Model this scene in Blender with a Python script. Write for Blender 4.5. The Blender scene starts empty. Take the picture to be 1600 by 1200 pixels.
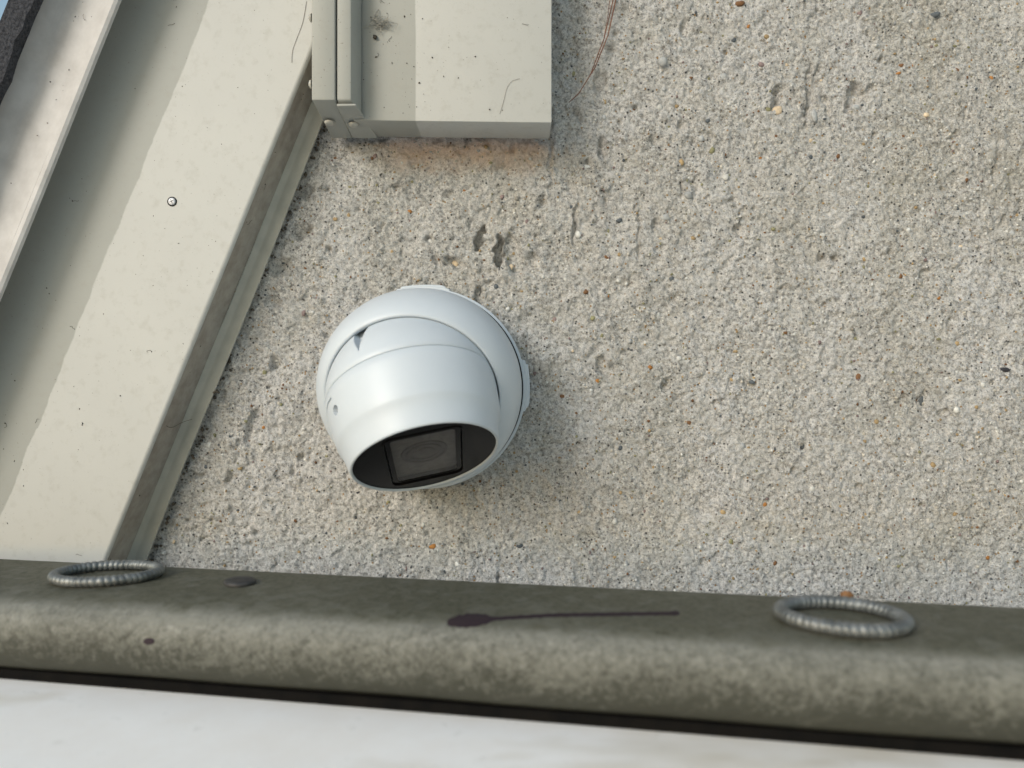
import bpy, bmesh, math, random
import numpy as np
from mathutils import Vector, Matrix
from mathutils.bvhtree import BVHTree

R = math.radians
SC = bpy.context.scene
COL = SC.collection
Z0 = 2.4                      # height of the lens above the ground
FP = 1160.0                   # focal length in photo pixels (1600 px wide)

# ------------------------------------------------------------------ camera
cd = bpy.data.cameras.new('camera')
cd.sensor_width = 36.0
cd.lens = 36.0 * FP / 1600.0
cd.clip_start = 0.01
cd.clip_end = 500
cd.dof.use_dof = True
cd.dof.focus_distance = 0.385
cd.dof.aperture_fstop = 6.2
cam = bpy.data.objects.new('camera', cd)
cam.location = (0, 0, Z0)
cam.rotation_euler = (R(90), 0, 0)
COL.objects.link(cam)
SC.camera = cam

# ------------------------------------------------------------------ daylight
SUN_AZ, SUN_EL = 219.0, 25.0          # azimuth clockwise from +Y
world = bpy.data.worlds.new('World')
SC.world = world
world.use_nodes = True
wn = world.node_tree
sky = wn.nodes.new('ShaderNodeTexSky')
sky.sky_type = 'NISHITA'
sky.sun_disc = False
sky.sun_elevation = R(SUN_EL)
sky.sun_rotation = R(SUN_AZ)
sky.air_density = 1.7
sky.dust_density = 1.4
sky.ozone_density = 1.4
wn.links.new(sky.outputs[0], wn.nodes['Background'].inputs[0])
wn.nodes['Background'].inputs[1].default_value = 0.15
sl = bpy.data.lights.new('sun', 'SUN')
sl.energy = 1.5
sl.angle = R(22)
sl.color = (1.0, 0.99, 0.97)
sun = bpy.data.objects.new('sun', sl)
az, el = R(SUN_AZ), R(SUN_EL)
tosun = Vector((math.sin(az) * math.cos(el), math.cos(az) * math.cos(el), math.sin(el)))
sun.rotation_euler = tosun.to_track_quat('Z', 'Y').to_euler()
sun.location = (0, 0, Z0 + 3)
COL.objects.link(sun)
SC.view_settings.view_transform = 'Standard'
SC.view_settings.look = 'None'
SC.view_settings.gamma = 1.0
SC.view_settings.exposure = 0.16
SC.cycles.max_bounces = 8

rng = random.Random(7)
nr = np.random.default_rng(11)


# ------------------------------------------------------------------ helpers
def P(px, py, d):
    return Vector(((px - 800) / FP * d, d, Z0 - (py - 600) / FP * d))


def tag(o, label=None, cat=None, group=None, kind=None):
    if label: o['label'] = label
    if cat: o['category'] = cat
    if group: o['group'] = group
    if kind: o['kind'] = kind
    return o


def link(name, me, mat, parent=None, smooth=True):
    o = bpy.data.objects.new(name, me)
    COL.objects.link(o)
    if mat and not me.materials: me.materials.append(mat)
    if parent:
        o.parent = parent
        o.matrix_parent_inverse = Matrix.Translation(-parent.location)
    if smooth and me.polygons:
        me.polygons.foreach_set('use_smooth', [True] * len(me.polygons))
    return o


def thing(name, loc, label, cat, group=None):
    o = bpy.data.objects.new(name, None)
    o.empty_display_size = 0.02
    o.location = loc
    COL.objects.link(o)
    tag(o, label, cat, group)
    return o


def from_bm(name, bm, mat, parent=None, smooth=True, recalc=True):
    if recalc: bmesh.ops.recalc_face_normals(bm, faces=bm.faces)
    me = bpy.data.meshes.new(name)
    bm.to_mesh(me)
    bm.free()
    return link(name, me, mat, parent, smooth)


def sharp(o, ang=35):
    me = o.data
    bm = bmesh.new()
    bm.from_mesh(me)
    for e in bm.edges:
        if len(e.link_faces) == 2:
            e.smooth = e.calc_face_angle(0) < R(ang)
    bm.to_mesh(me)
    bm.free()
    return o


def bevel_bm(bm, w, seg=2, ang=30):
    es = [e for e in bm.edges if len(e.link_faces) == 2 and e.calc_face_angle(0) > R(ang)]
    if es: bmesh.ops.bevel(bm, geom=es, offset=w, segments=seg, profile=0.5, affect='EDGES', clamp_overlap=True)


def box_bm(x0, x1, y0, y1, z0, z1):
    bm = bmesh.new()
    v = [bm.verts.new((x, y, z)) for x in (x0, x1) for y in (y0, y1) for z in (z0, z1)]
    for f in ((0, 1, 3, 2), (4, 6, 7, 5), (0, 4, 5, 1), (2, 3, 7, 6), (0, 2, 6, 4), (1, 5, 7, 3)):
        bm.faces.new([v[i] for i in f])
    bmesh.ops.recalc_face_normals(bm, faces=bm.faces)
    return bm


def revolve_bm(profile, origin, axis, n=96, up=None, close=False):
    """profile: list of (t along axis, radius); origin Vector; axis Vector"""
    axis = axis.normalized()
    a = (up or Vector((0, 0, 1)))
    u = (a - axis * a.dot(axis)).normalized()
    w = axis.cross(u)
    bm = bmesh.new()
    rings = []
    for t, r in profile:
        if r < 1e-7:
            rings.append([bm.verts.new(origin + axis * t)])
        else:
            rings.append([bm.verts.new(origin + axis * t + (u * math.cos(2 * math.pi * k / n) + w * math.sin(2 * math.pi * k / n)) * r) for k in range(n)])
    for A, B in list(zip(rings, rings[1:])) + ([(rings[-1], rings[0])] if close else []):
        for k in range(n):
            k2 = (k + 1) % n
            if len(A) == 1 and len(B) == 1: continue
            if len(A) == 1: bm.faces.new((A[0], B[k], B[k2]))
            elif len(B) == 1: bm.faces.new((A[k], B[0], A[k2]))
            else: bm.faces.new((A[k], B[k], B[k2], A[k2]))
    return bm


def tube_bm(pts, rad, n=6, closed=False, bm=None, flat=1.0):
    bm = bm or bmesh.new()
    pts = [Vector(p) for p in pts]
    N = len(pts)
    rings = []
    prev = None
    for i, p in enumerate(pts):
        if closed: t = pts[(i + 1) % N] - pts[i - 1]
        else: t = pts[min(i + 1, N - 1)] - pts[max(i - 1, 0)]
        t.normalize()
        if prev is None:
            a = Vector((0, 0, 1)) if abs(t.z) < 0.9 else Vector((1, 0, 0))
            u = (a - t * a.dot(t)).normalized()
        else:
            u = (prev - t * prev.dot(t)).normalized()
        prev = u
        w = t.cross(u)
        r = rad(i / max(1, N - 1)) if callable(rad) else rad
        rings.append([bm.verts.new(p + (u * math.cos(2 * math.pi * k / n) + w * math.sin(2 * math.pi * k / n) * flat) * r) for k in range(n)])
    rr = list(zip(rings, rings[1:])) + ([(rings[-1], rings[0])] if closed else [])
    for A, B in rr:
        for k in range(n):
            bm.faces.new((A[k], B[k], B[(k + 1) % n], A[(k + 1) % n]))
    if not closed:
        bm.faces.new(rings[0][::-1])
        bm.faces.new(rings[-1])
    return bm


# ------------------------------------------------------------------ material helpers
class NT:
    def __init__(self, name):
        self.m = bpy.data.materials.new(name)
        self.m.use_nodes = True
        self.t = self.m.node_tree
        self.b = self.t.nodes['Principled BSDF']
        self.co = None

    def n(self, typ, **kw):
        x = self.t.nodes.new(typ)
        for k, v in kw.items(): setattr(x, k, v)
        return x

    def l(self, a, b): self.t.links.new(a, b)

    def coord(self):
        if not self.co: self.co = self.n('ShaderNodeNewGeometry').outputs['Position']
        return self.co

    def noise(self, scale, detail=3, rough=0.55, vec=None, dist=0.0):
        x = self.n('ShaderNodeTexNoise')
        x.inputs['Scale'].default_value = scale
        x.inputs['Detail'].default_value = detail
        x.inputs['Roughness'].default_value = rough
        x.inputs['Distortion'].default_value = dist
        self.l(vec or self.coord(), x.inputs['Vector'])
        return x.outputs['Fac']

    def voro(self, scale, feature='F1', vec=None):
        x = self.n('ShaderNodeTexVoronoi', feature=feature)
        x.inputs['Scale'].default_value = scale
        self.l(vec or self.coord(), x.inputs['Vector'])
        return x

    def ramp(self, fac, stops, interp='LINEAR'):
        x = self.n('ShaderNodeValToRGB')
        cr = x.color_ramp
        cr.interpolation = interp
        while len(cr.elements) < len(stops): cr.elements.new(0.5)
        for e, (p, c) in zip(cr.elements, stops):
            e.position = p
            e.color = (c, c, c, 1) if isinstance(c, (int, float)) else (*c, 1)
        self.l(fac, x.inputs['Fac'])
        return x.outputs['Color']

    def mix(self, fac, a, b, mode='MIX'):
        x = self.n('ShaderNodeMix', data_type='RGBA', blend_type=mode)
        for s, v in ((x.inputs['Factor'], fac), (x.inputs[6], a), (x.inputs[7], b)):
            if isinstance(v, (int, float)): s.default_value = v
            elif isinstance(v, tuple): s.default_value = (*v, 1)
            else: self.l(v, s)
        return x.outputs[2]

    def math(self, op, a, b=0.0, c=None, clamp=False):
        x = self.n('ShaderNodeMath', operation=op, use_clamp=clamp)
        for s, v in zip(x.inputs, (a, b, c)):
            if v is None: continue
            if isinstance(v, (int, float)): s.default_value = v
            else: self.l(v, s)
        return x.outputs[0]

    def dot(self, vec3, off=0.0):
        x = self.n('ShaderNodeVectorMath', operation='DOT_PRODUCT')
        self.l(self.coord(), x.inputs[0])
        x.inputs[1].default_value = vec3
        return self.math('ADD', x.outputs['Value'], off)

    def stretch(self, s):
        x = self.n('ShaderNodeVectorMath', operation='MULTIPLY')
        self.l(self.coord(), x.inputs[0])
        x.inputs[1].default_value = s
        return x.outputs[0]

    def bump(self, h, strength=0.3, dist=0.0005, prev=None):
        x = self.n('ShaderNodeBump')
        x.inputs['Strength'].default_value = strength
        x.inputs['Distance'].default_value = dist
        self.l(h, x.inputs['Height'])
        if prev: self.l(prev, x.inputs['Normal'])
        self.l(x.outputs['Normal'], self.b.inputs['Normal'])
        return x.outputs['Normal']

    def set(self, color=None, rough=None, metal=None, spec=None):
        for k, v in (('Base Color', color), ('Roughness', rough), ('Metallic', metal), ('Specular IOR Level', spec)):
            if v is None: continue
            s = self.b.inputs[k]
            if isinstance(v, tuple): s.default_value = (*v, 1)
            elif isinstance(v, (int, float)): s.default_value = v
            else: self.l(v, s)
        return self.m


def mat_concrete():
    t = NT('rough_concrete')
    big = t.noise(9, 4, 0.6)
    med = t.noise(60, 4, 0.65)
    fine = t.noise(560, 5, 0.75)
    grain = t.noise(1400, 3, 0.7)
    base = t.ramp(fine, [(0.36, (0.215, 0.21, 0.195)), (0.465, (0.53, 0.52, 0.50)), (0.57, (0.77, 0.76, 0.74))])
    base = t.mix(t.ramp(big, [(0.35, 0.0), (0.65, 0.5)]), base, (0.76, 0.74, 0.68), 'MULTIPLY')
    base = t.mix(t.ramp(med, [(0.42, 0.0), (0.62, 0.35)]), base, (0.70, 0.69, 0.655))
    st = t.noise(15, 4, 0.6, vec=t.stretch((1.0, 1.0, 0.16)))
    base = t.mix(t.ramp(st, [(0.46, 0.0), (0.70, 0.5)]), base, (0.72, 0.70, 0.62), 'MULTIPLY')
    blot = t.noise(26, 5, 0.7)
    base = t.mix(t.ramp(blot, [(0.54, 0.0), (0.76, 0.5)]), base, (0.66, 0.63, 0.53), 'MULTIPLY')
    # sand grains of different stones
    v = t.voro(620)
    sep = t.n('ShaderNodeSeparateColor')
    t.l(v.outputs['Color'], sep.inputs[0])
    near = t.ramp(v.outputs['Distance'], [(0.28, 1.0), (0.46, 0.0)])
    brown = t.math('MULTIPLY', t.math('GREATER_THAN', sep.outputs[0], 0.972), near)
    dark = t.math('MULTIPLY', t.math('GREATER_THAN', sep.outputs[1], 0.955), near)
    pale = t.math('MULTIPLY', t.math('GREATER_THAN', sep.outputs[2], 0.84), near)
    base = t.mix(pale, base, (0.74, 0.73, 0.69))
    base = t.mix(brown, base, (0.34, 0.22, 0.10))
    base = t.mix(dark, base, (0.075, 0.075, 0.07))
    # tiny pores
    g = t.ramp(grain, [(0.31, 0.08), (0.42, 1.0), (0.66, 1.25)])
    base = t.mix(0.85, base, g, 'MULTIPLY')
    # warm light bounced under the metal box, painted into the wall colour
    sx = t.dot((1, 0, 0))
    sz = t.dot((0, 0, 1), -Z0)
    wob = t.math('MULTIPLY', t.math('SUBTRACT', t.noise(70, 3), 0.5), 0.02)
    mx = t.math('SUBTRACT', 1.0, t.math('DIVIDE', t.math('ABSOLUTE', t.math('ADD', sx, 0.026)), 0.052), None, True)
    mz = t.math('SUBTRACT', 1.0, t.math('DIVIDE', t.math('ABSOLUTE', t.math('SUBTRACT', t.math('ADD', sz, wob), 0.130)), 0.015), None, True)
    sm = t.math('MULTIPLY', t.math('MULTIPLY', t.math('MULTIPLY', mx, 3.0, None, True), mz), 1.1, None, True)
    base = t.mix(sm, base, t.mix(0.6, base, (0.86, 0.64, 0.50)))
    h = t.math('ADD', fine, t.math('MULTIPLY', grain, 0.7))
    t.bump(h, 1.0, 0.0019)
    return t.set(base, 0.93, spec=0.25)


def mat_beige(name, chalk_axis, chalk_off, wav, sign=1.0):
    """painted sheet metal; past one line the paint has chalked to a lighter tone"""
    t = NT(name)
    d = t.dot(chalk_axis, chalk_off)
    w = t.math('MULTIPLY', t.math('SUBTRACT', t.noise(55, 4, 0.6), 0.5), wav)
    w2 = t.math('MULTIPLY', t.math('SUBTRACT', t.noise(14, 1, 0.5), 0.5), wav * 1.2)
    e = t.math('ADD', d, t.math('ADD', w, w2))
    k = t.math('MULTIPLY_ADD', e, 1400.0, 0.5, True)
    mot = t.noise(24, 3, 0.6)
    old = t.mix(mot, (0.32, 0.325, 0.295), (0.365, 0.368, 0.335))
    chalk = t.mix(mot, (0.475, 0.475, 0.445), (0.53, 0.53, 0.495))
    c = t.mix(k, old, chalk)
    sp = t.noise(900, 2, 0.5)
    c = t.mix(t.ramp(sp, [(0.24, 0.75), (0.30, 0.0)]), c, (0.12, 0.11, 0.085))
    gr = t.noise(160, 4, 0.7)
    c = t.mix(t.ramp(gr, [(0.52, 0.0), (0.75, 0.30)]), c, (0.30, 0.285, 0.235))
    t.bump(t.noise(350, 3), 0.12, 0.0004)
    return t.set(c, 0.52, spec=0.4)


def mat_simple(name, c1, c2, scale, rough, metal=0.0, bump=0.0, bscale=300, bd=0.0004, spec=0.5, detail=4):
    t = NT(name)
    c = t.mix(t.ramp(t.noise(scale, detail, 0.65), [(0.35, 0.0), (0.65, 1.0)]), c1, c2)
    if bump: t.bump(t.noise(bscale, 3), bump, bd)
    return t.set(c, rough, metal, spec)


# directions of the raking trim: p runs across it (towards the wall), s runs down along it
def TR(p, s, d):
    return Vector((0.927 * p - 0.375 * s, d, Z0 - (0.375 * p + 0.927 * s)))


P_AX = (0.927, 0, -0.375)             # world axis of p
M_conc = mat_concrete()
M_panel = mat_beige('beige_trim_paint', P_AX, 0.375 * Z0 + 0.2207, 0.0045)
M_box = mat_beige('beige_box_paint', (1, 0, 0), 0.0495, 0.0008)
M_ret = mat_simple('brown_dulled_paint', (0.26, 0.235, 0.20), (0.37, 0.345, 0.30), 120, 0.6, bump=0.1)
M_flange = mat_simple('grey_beige_paint', (0.36, 0.36, 0.315), (0.44, 0.435, 0.38), 60, 0.55, bump=0.08)
M_drip = mat_simple('dusty_white_trim_paint', (0.47, 0.455, 0.435), (0.575, 0.56, 0.54), 60, 0.75, bump=0.15, bscale=180, spec=0.2)
M_white = mat_simple('white_powder_coat', (0.54, 0.59, 0.63), (0.56, 0.61, 0.65), 40, 0.42, bump=0.10, bscale=1500, bd=0.0003)
M_seal = mat_simple('black_rubber', (0.004, 0.004, 0.004), (0.008, 0.007, 0.006), 80, 0.9, spec=0.08)
M_black = mat_simple('black_gloss_plastic', (0.004, 0.004, 0.004), (0.009, 0.008, 0.008), 300, 0.14, bump=0.25, bscale=420, bd=0.0002, spec=0.10)
M_lens = mat_simple('dark_lens_barrel', (0.09, 0.088, 0.084), (0.14, 0.136, 0.13), 200, 0.4)
M_zinc = mat_simple('galvanised_steel', (0.13, 0.138, 0.134), (0.25, 0.26, 0.252), 160, 0.5, 0.6, bump=0.3, bscale=700)
M_rivet = mat_simple('painted_rivet', (0.36, 0.35, 0.31), (0.47, 0.46, 0.41), 300, 0.4)
M_screw = mat_simple('bright_screw_steel', (0.55, 0.56, 0.58), (0.70, 0.71, 0.73), 500, 0.5, 0.3)
M_darksteel = mat_simple('dark_weathered_steel', (0.025, 0.025, 0.026), (0.06, 0.058, 0.056), 150, 0.6, 0.2, bump=0.3)
M_shingle = mat_simple('granular_dark_shingle', (0.008, 0.009, 0.013), (0.055, 0.057, 0.066), 800, 0.9, bump=0.8, bscale=900, bd=0.0012)
M_purple = mat_simple('dried_purple_stain', (0.030, 0.020, 0.026), (0.036, 0.025, 0.028), 200, 0.75, spec=0.2)
M_needle = mat_simple('dry_brown_needle', (0.12, 0.045, 0.022), (0.21, 0.09, 0.045), 150, 0.55)
M_fibre = mat_simple('brown_fibre', (0.08, 0.06, 0.04), (0.13, 0.10, 0.075), 150, 0.7)
M_speck = mat_simple('dark_debris', (0.03, 0.027, 0.02), (0.085, 0.07, 0.05), 300, 0.85)
M_web = mat_simple('grey_cobweb', (0.38, 0.36, 0.30), (0.50, 0.48, 0.42), 300, 0.9)
M_leaf = mat_simple('dry_leaf', (0.20, 0.09, 0.03), (0.30, 0.15, 0.06), 300, 0.7)
M_paver = mat_simple('pale_paving', (0.42, 0.41, 0.38), (0.50, 0.49, 0.46), 3, 0.9, bump=0.3, bscale=60, bd=0.003)


def mat_stones(name, attr):
    t = NT(name)
    if attr:
        a = t.n('ShaderNodeAttribute', attribute_name='Col')
        c = a.outputs['Color']
    else:
        c = t.n('ShaderNodeObjectInfo').outputs['Color']
    f = t.noise(700, 4, 0.7)
    c = t.mix(1.0, c, t.ramp(f, [(0.3, 0.7), (0.7, 1.15)]), 'MULTIPLY')
    t.bump(f, 0.4, 0.0005)
    return t.set(c, 0.62, spec=0.35)


M_peb = mat_stones('river_pebble', False)
M_agg = mat_stones('mixed_aggregate', True)


def mat_beam():
    t = NT('grimy_olive_paint')
    z = t.dot((0, 0, 1), -(Z0 - BEAM_H))         # 0 at the top face, negative down the front
    n1 = t.noise(110, 6, 0.74, dist=0.4)
    n2 = t.noise(420, 5, 0.75, dist=0.25)
    n3 = t.noise(18, 4, 0.6)
    sc = t.noise(260, 4, 0.7, vec=t.stretch((0.7, 1, 1.0)))
    olive = t.mix(n3, (0.080, 0.078, 0.053), (0.116, 0.112, 0.082))
    top = t.mix(t.ramp(n2, [(0.34, 0.85), (0.54, 0.0)]), olive, (0.042, 0.044, 0.026))
    top = t.mix(t.ramp(sc, [(0.62, 0.0), (0.80, 0.25)]), top, (0.30, 0.29, 0.23))
    pale = t.mix(n1, (0.16, 0.16, 0.132), (0.245, 0.243, 0.21))
    pale = t.mix(t.ramp(sc, [(0.52, 0.0), (0.74, 0.6)]), pale, (0.31, 0.305, 0.27))
    # the front gets darker towards the bottom, in blotches and scratches
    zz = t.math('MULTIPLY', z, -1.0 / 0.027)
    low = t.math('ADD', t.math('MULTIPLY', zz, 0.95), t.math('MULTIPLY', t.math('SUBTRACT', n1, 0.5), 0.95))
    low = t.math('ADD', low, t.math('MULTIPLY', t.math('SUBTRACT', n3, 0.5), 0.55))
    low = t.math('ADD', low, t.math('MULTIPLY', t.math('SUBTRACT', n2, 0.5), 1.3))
    low_dark = t.ramp(low, [(-0.02 + 0.02, 0.0), (0.72, 0.97)])
    front = t.mix(low_dark, pale, (0.040, 0.041, 0.030))
    for ang, sc_, wgt in ((38, 330, 0.7), (-52, 420, 0.6), (12, 380, 0.5)):
        vr = t.n('ShaderNodeVectorRotate', rotation_type='Y_AXIS')
        vr.inputs['Angle'].default_value = R(ang)
        t.l(t.coord(), vr.inputs['Vector'])
        vm = t.n('ShaderNodeVectorMath', operation='MULTIPLY')
        t.l(vr.outputs[0], vm.inputs[0])
        vm.inputs[1].default_value = (0.14, 0.14, 1.0)
        scr = t.noise(sc_, 3, 0.65, vec=vm.outputs[0], dist=0.5)
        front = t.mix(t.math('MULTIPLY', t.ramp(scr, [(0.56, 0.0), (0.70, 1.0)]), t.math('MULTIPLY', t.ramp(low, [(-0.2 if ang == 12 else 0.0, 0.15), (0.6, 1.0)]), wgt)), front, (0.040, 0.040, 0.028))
        front = t.mix(t.math('MULTIPLY', t.ramp(scr, [(0.28, 1.0), (0.40, 0.0)]), 0.05), front, (0.33, 0.32, 0.27))
    edge = t.math('ADD', t.math('MULTIPLY', z, -1.0 / 0.0042), t.math('MULTIPLY', t.math('SUBTRACT', n1, 0.5), 1.2))
    k = t.ramp(edge, [(0.0, 0.0), (0.55, 1.0)])
    c = t.mix(k, top, front)
    t.bump(t.math('ADD', n2, n1), 0.35, 0.0008)
    return t.set(c, 0.62, spec=0.35)


def mat_sill():
    t = NT('white_weathered_sill_paint')
    a = t.noise(30, 5, 0.7)
    b = t.noise(10, 4, 0.6, vec=t.stretch((0.6, 1.5, 1)))
    c = t.mix(t.ramp(a, [(0.35, 0.0), (0.65, 1.0)]), (0.93, 0.88, 0.81), (0.975, 0.94, 0.885))
    c = t.mix(t.ramp(b, [(0.54, 0.0), (0.72, 0.85)]), c, (0.60, 0.52, 0.38))
    c = t.mix(t.ramp(t.noise(120, 4, 0.7), [(0.62, 0.0), (0.80, 0.5)]), c, (0.44, 0.38, 0.29))
    t.bump(a, 0.2, 0.001)
    return t.set(c, 0.6)


# ------------------------------------------------------------------ ground: out of view, added to bounce light up from below
bm = bmesh.new()
bmesh.ops.create_grid(bm, x_segments=4, y_segments=4, size=60)
g = from_bm('ground', bm, M_paver, smooth=False)
tag(g, kind='structure')

# ------------------------------------------------------------------ concrete wall
WY = 0.412
X0, X1, ZA, ZB = -0.31, 0.40, Z0 - 0.235, Z0 + 0.255
DX = 0.0007
NX, NZ = int((X1 - X0) / DX) + 1, int((ZB - ZA) / DX) + 1


def fnoise(sig_mm, aniso=1.0):
    """gaussian-filtered white noise; sigma in mm; aniso stretches along z"""
    w = nr.standard_normal((NZ, NX))
    fx = np.fft.fftfreq(NX, DX * 1000)[None, :]
    fz = np.fft.fftfreq(NZ, DX * 1000)[:, None]
    g_ = np.exp(-2 * (math.pi * sig_mm) ** 2 * (fx ** 2 + (fz * aniso) ** 2))
    o = np.fft.ifft2(np.fft.fft2(w) * g_).real
    return o / o.std()


xs = X0 + np.arange(NX) * DX
zs = ZA + np.arange(NZ) * DX
XX, ZZ = np.meshgrid(xs, zs)
PX = 800 + XX / WY * FP               # where each wall point sits in the photograph's frame, used to place the scars
PY = 600 - (ZZ - Z0) / WY * FP
rough = 0.55 + 0.45 * np.clip(1 - np.abs(PX - 700) / 500, 0, 1) + 0.25 * np.clip(fnoise(40), -1, 1)
rough = np.clip(rough, 0.25, 1.3)
H = (0.42 * np.tanh(1.6 * fnoise(0.75)) + 0.46 * np.tanh(1.5 * fnoise(1.35)) + rough * (0.42 * fnoise(2.4) + 0.50 * fnoise(5.5, 1.7)) + 0.35 * fnoise(16, 1.8) + 0.35 * fnoise(45))
pn = fnoise(1.6)
pit = np.clip(pn - 2.0, 0, 1.0)
H -= pit * 2.4
pn2 = fnoise(3.0, 1.5) * rough
H -= np.clip(pn2 - 1.95, 0, 0.8) * 4.0
SCARS = [  # px, py, half width, half height, tilt deg, depth mm
    (752, 374, 4.5, 16, 8, 8.0), (781, 396, 6, 21, -8, 8.0), (711, 410, 13, 7, 25, 2.5), (672, 376, 5, 6, 0, 2.0),
    (1214, 152, 7, 17, 18, 2.6), (1264, 150, 5, 40, 4, 2.2), (1275, 130, 4, 25, 15, 1.2), (1332, 150, 9, 20, 14, 3.0), (1347, 146, 5, 12, -45, 2.2),
    (1360, 138, 10, 4, -30, 1.6), (945, 232, 6, 16, 5, 2.6), (962, 222, 14, 3, -8, 1.2), (897, 352, 3, 26, 3, 2.0),
    (1286, 404, 8, 4, 30, 1.8), (1306, 404, 5, 5, 0, 1.8), (1446, 428, 6, 10, 20, 2.2), (1443, 632, 6, 18, 3, 1.6), (1172, 600, 9, 6, 10, 1.8),
    (1158, 345, 6, 16, 5, 1.6), (1065, 295, 4, 10, 0, 1.6), (1025, 215, 9, 5, 30, 1.6), (997, 370, 2.5, 40, 2, 1.2), (1090, 290, 6, 12, 20, 1.3),
    (468, 360, 10, 14, 20, 2.5), (440, 420, 14, 10, -20, 2.5), (480, 300, 8, 8, 0, 2.0), (430, 470, 10, 8, 10, 2.0), (530, 265, 18, 5, 10, 1.6),
    (860, 250, 3, 50, 1, 1.2), (700, 300, 5, 4, 0, 1.6), (620, 290, 10, 4, 5, 1.6), (780, 905, 3, 12, 0, 2.0), (308, 742, 10, 4, 20, 2.5), (358, 745, 6, 8, 0, 2.0),
    (1255, 700, 4, 6, 0, 1.6), (760, 330, 6, 4, 0, 1.6), (900, 180, 6, 4, 0, 1.6), (1560, 250, 3, 30, 10, 1.0), (1120, 870, 5, 4, 0, 1.2)]
wx, wz = fnoise(1.0) * 1.5 + fnoise(2.5) * 2.0, fnoise(1.0) * 1.5 + fnoise(2.5) * 2.0
for sx, sy, hw, hh, tilt, dep in SCARS:
    a = R(tilt)
    dx_, dy_ = PX - sx + wx, PY - sy + wz
    u = (dx_ * math.cos(a) + dy_ * math.sin(a)) / hw
    v = (-dx_ * math.sin(a) + dy_ * math.cos(a)) / hh
    q = np.clip(1.35 - np.sqrt(u * u + v * v), 0, 1) ** 0.5
    H -= 1.7 * dep * q
YY = WY - H * 0.001
verts = np.stack([XX, YY, ZZ], -1).reshape(-1, 3)
pp = 0.927 * XX - 0.375 * (ZZ - Z0)
keep = (pp > -0.185)
i = np.arange(NX * NZ).reshape(NZ, NX)
k4 = keep[:-1, :-1] & keep[1:, :-1] & keep[1:, 1:] & keep[:-1, 1:]
quads = np.stack([i[:-1, :-1], i[:-1, 1:], i[1:, 1:], i[1:, :-1]], -1)[k4]
used = np.unique(quads)
remap = np.full(NX * NZ, -1)
remap[used] = np.arange(len(used))
quads = remap[quads]
verts = verts[used]
# the solid wall behind the rough face: storey-high slab whose left end stops under the raking trim
nb = len(verts)
poly = [(-0.185 / 0.927 - 0.375 / 0.927 * 0.9 - 0.0, Z0 - 2.4), (2.2, Z0 - 2.4), (2.2, Z0 + 0.6), (-0.185 / 0.927 + 0.375 / 0.927 * 0.6, Z0 + 0.6)]
poly[0] = (-0.185 / 0.927 + 0.375 / 0.927 * (-2.4), Z0 - 2.4)
slab = [(x, WY + 0.006, z) for x, z in poly] + [(x, WY + 0.2, z) for x, z in poly]
me = bpy.data.meshes.new('concrete_wall')
allv = np.concatenate([verts, np.array(slab)])
faces6 = [(0, 1, 2, 3), (7, 6, 5, 4), (0, 4, 5, 1), (1, 5, 6, 2), (2, 6, 7, 3), (3, 7, 4, 0)]
allq = np.concatenate([quads, nb + np.array(faces6)])
me.vertices.add(len(allv))
me.vertices.foreach_set('co', allv.astype(np.float32).ravel())
me.loops.add(allq.size)
me.loops.foreach_set('vertex_index', allq.ravel().astype(np.int32))
me.polygons.add(len(allq))
me.polygons.foreach_set('loop_start', (np.arange(len(allq)) * 4).astype(np.int32))
me.polygons.foreach_set('loop_total', np.full(len(allq), 4, np.int32))
me.update(calc_edges=True)
me.validate()
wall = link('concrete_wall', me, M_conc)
sm = np.ones(len(me.polygons), bool)
sm[-6:] = False
me.polygons.foreach_set('use_smooth', sm)
tag(wall, 'rough grey concrete wall with exposed sand, pits and small pebbles', 'wall')


def wall_y(px, py):
    x, z = (px - 800) / FP * WY, Z0 - (py - 600) / FP * WY
    ii, jj = int(round((x - X0) / DX)), int(round((z - ZA) / DX))
    return x, YY[min(max(jj, 0), NZ - 1), min(max(ii, 0), NX - 1)], z


# pebbles
def pebble_mesh(seed):
    r_ = random.Random(seed)
    bm = bmesh.new()
    bmesh.ops.create_icosphere(bm, subdivisions=1 if seed > 3 else 2, radius=1)
    k = [(Vector((r_.uniform(-1, 1), r_.uniform(-1, 1), r_.uniform(-1, 1))).normalized(), r_.uniform(0.55, 0.95)) for _ in range(5)]
    for v in bm.verts:
        d = v.co.normalized()
        for n_, c_ in k:
            if v.co.dot(n_) > c_: v.co -= n_ * (v.co.dot(n_) - c_)
        v.co += d * r_.uniform(-0.05, 0.05)
        v.co.y *= 0.6
    me = bpy.data.meshes.new('pebble')
    bm.to_mesh(me)
    bm.free()
    me.polygons.foreach_set('use_smooth', [True] * len(me.polygons))
    me.materials.append(M_peb)
    return me


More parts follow.
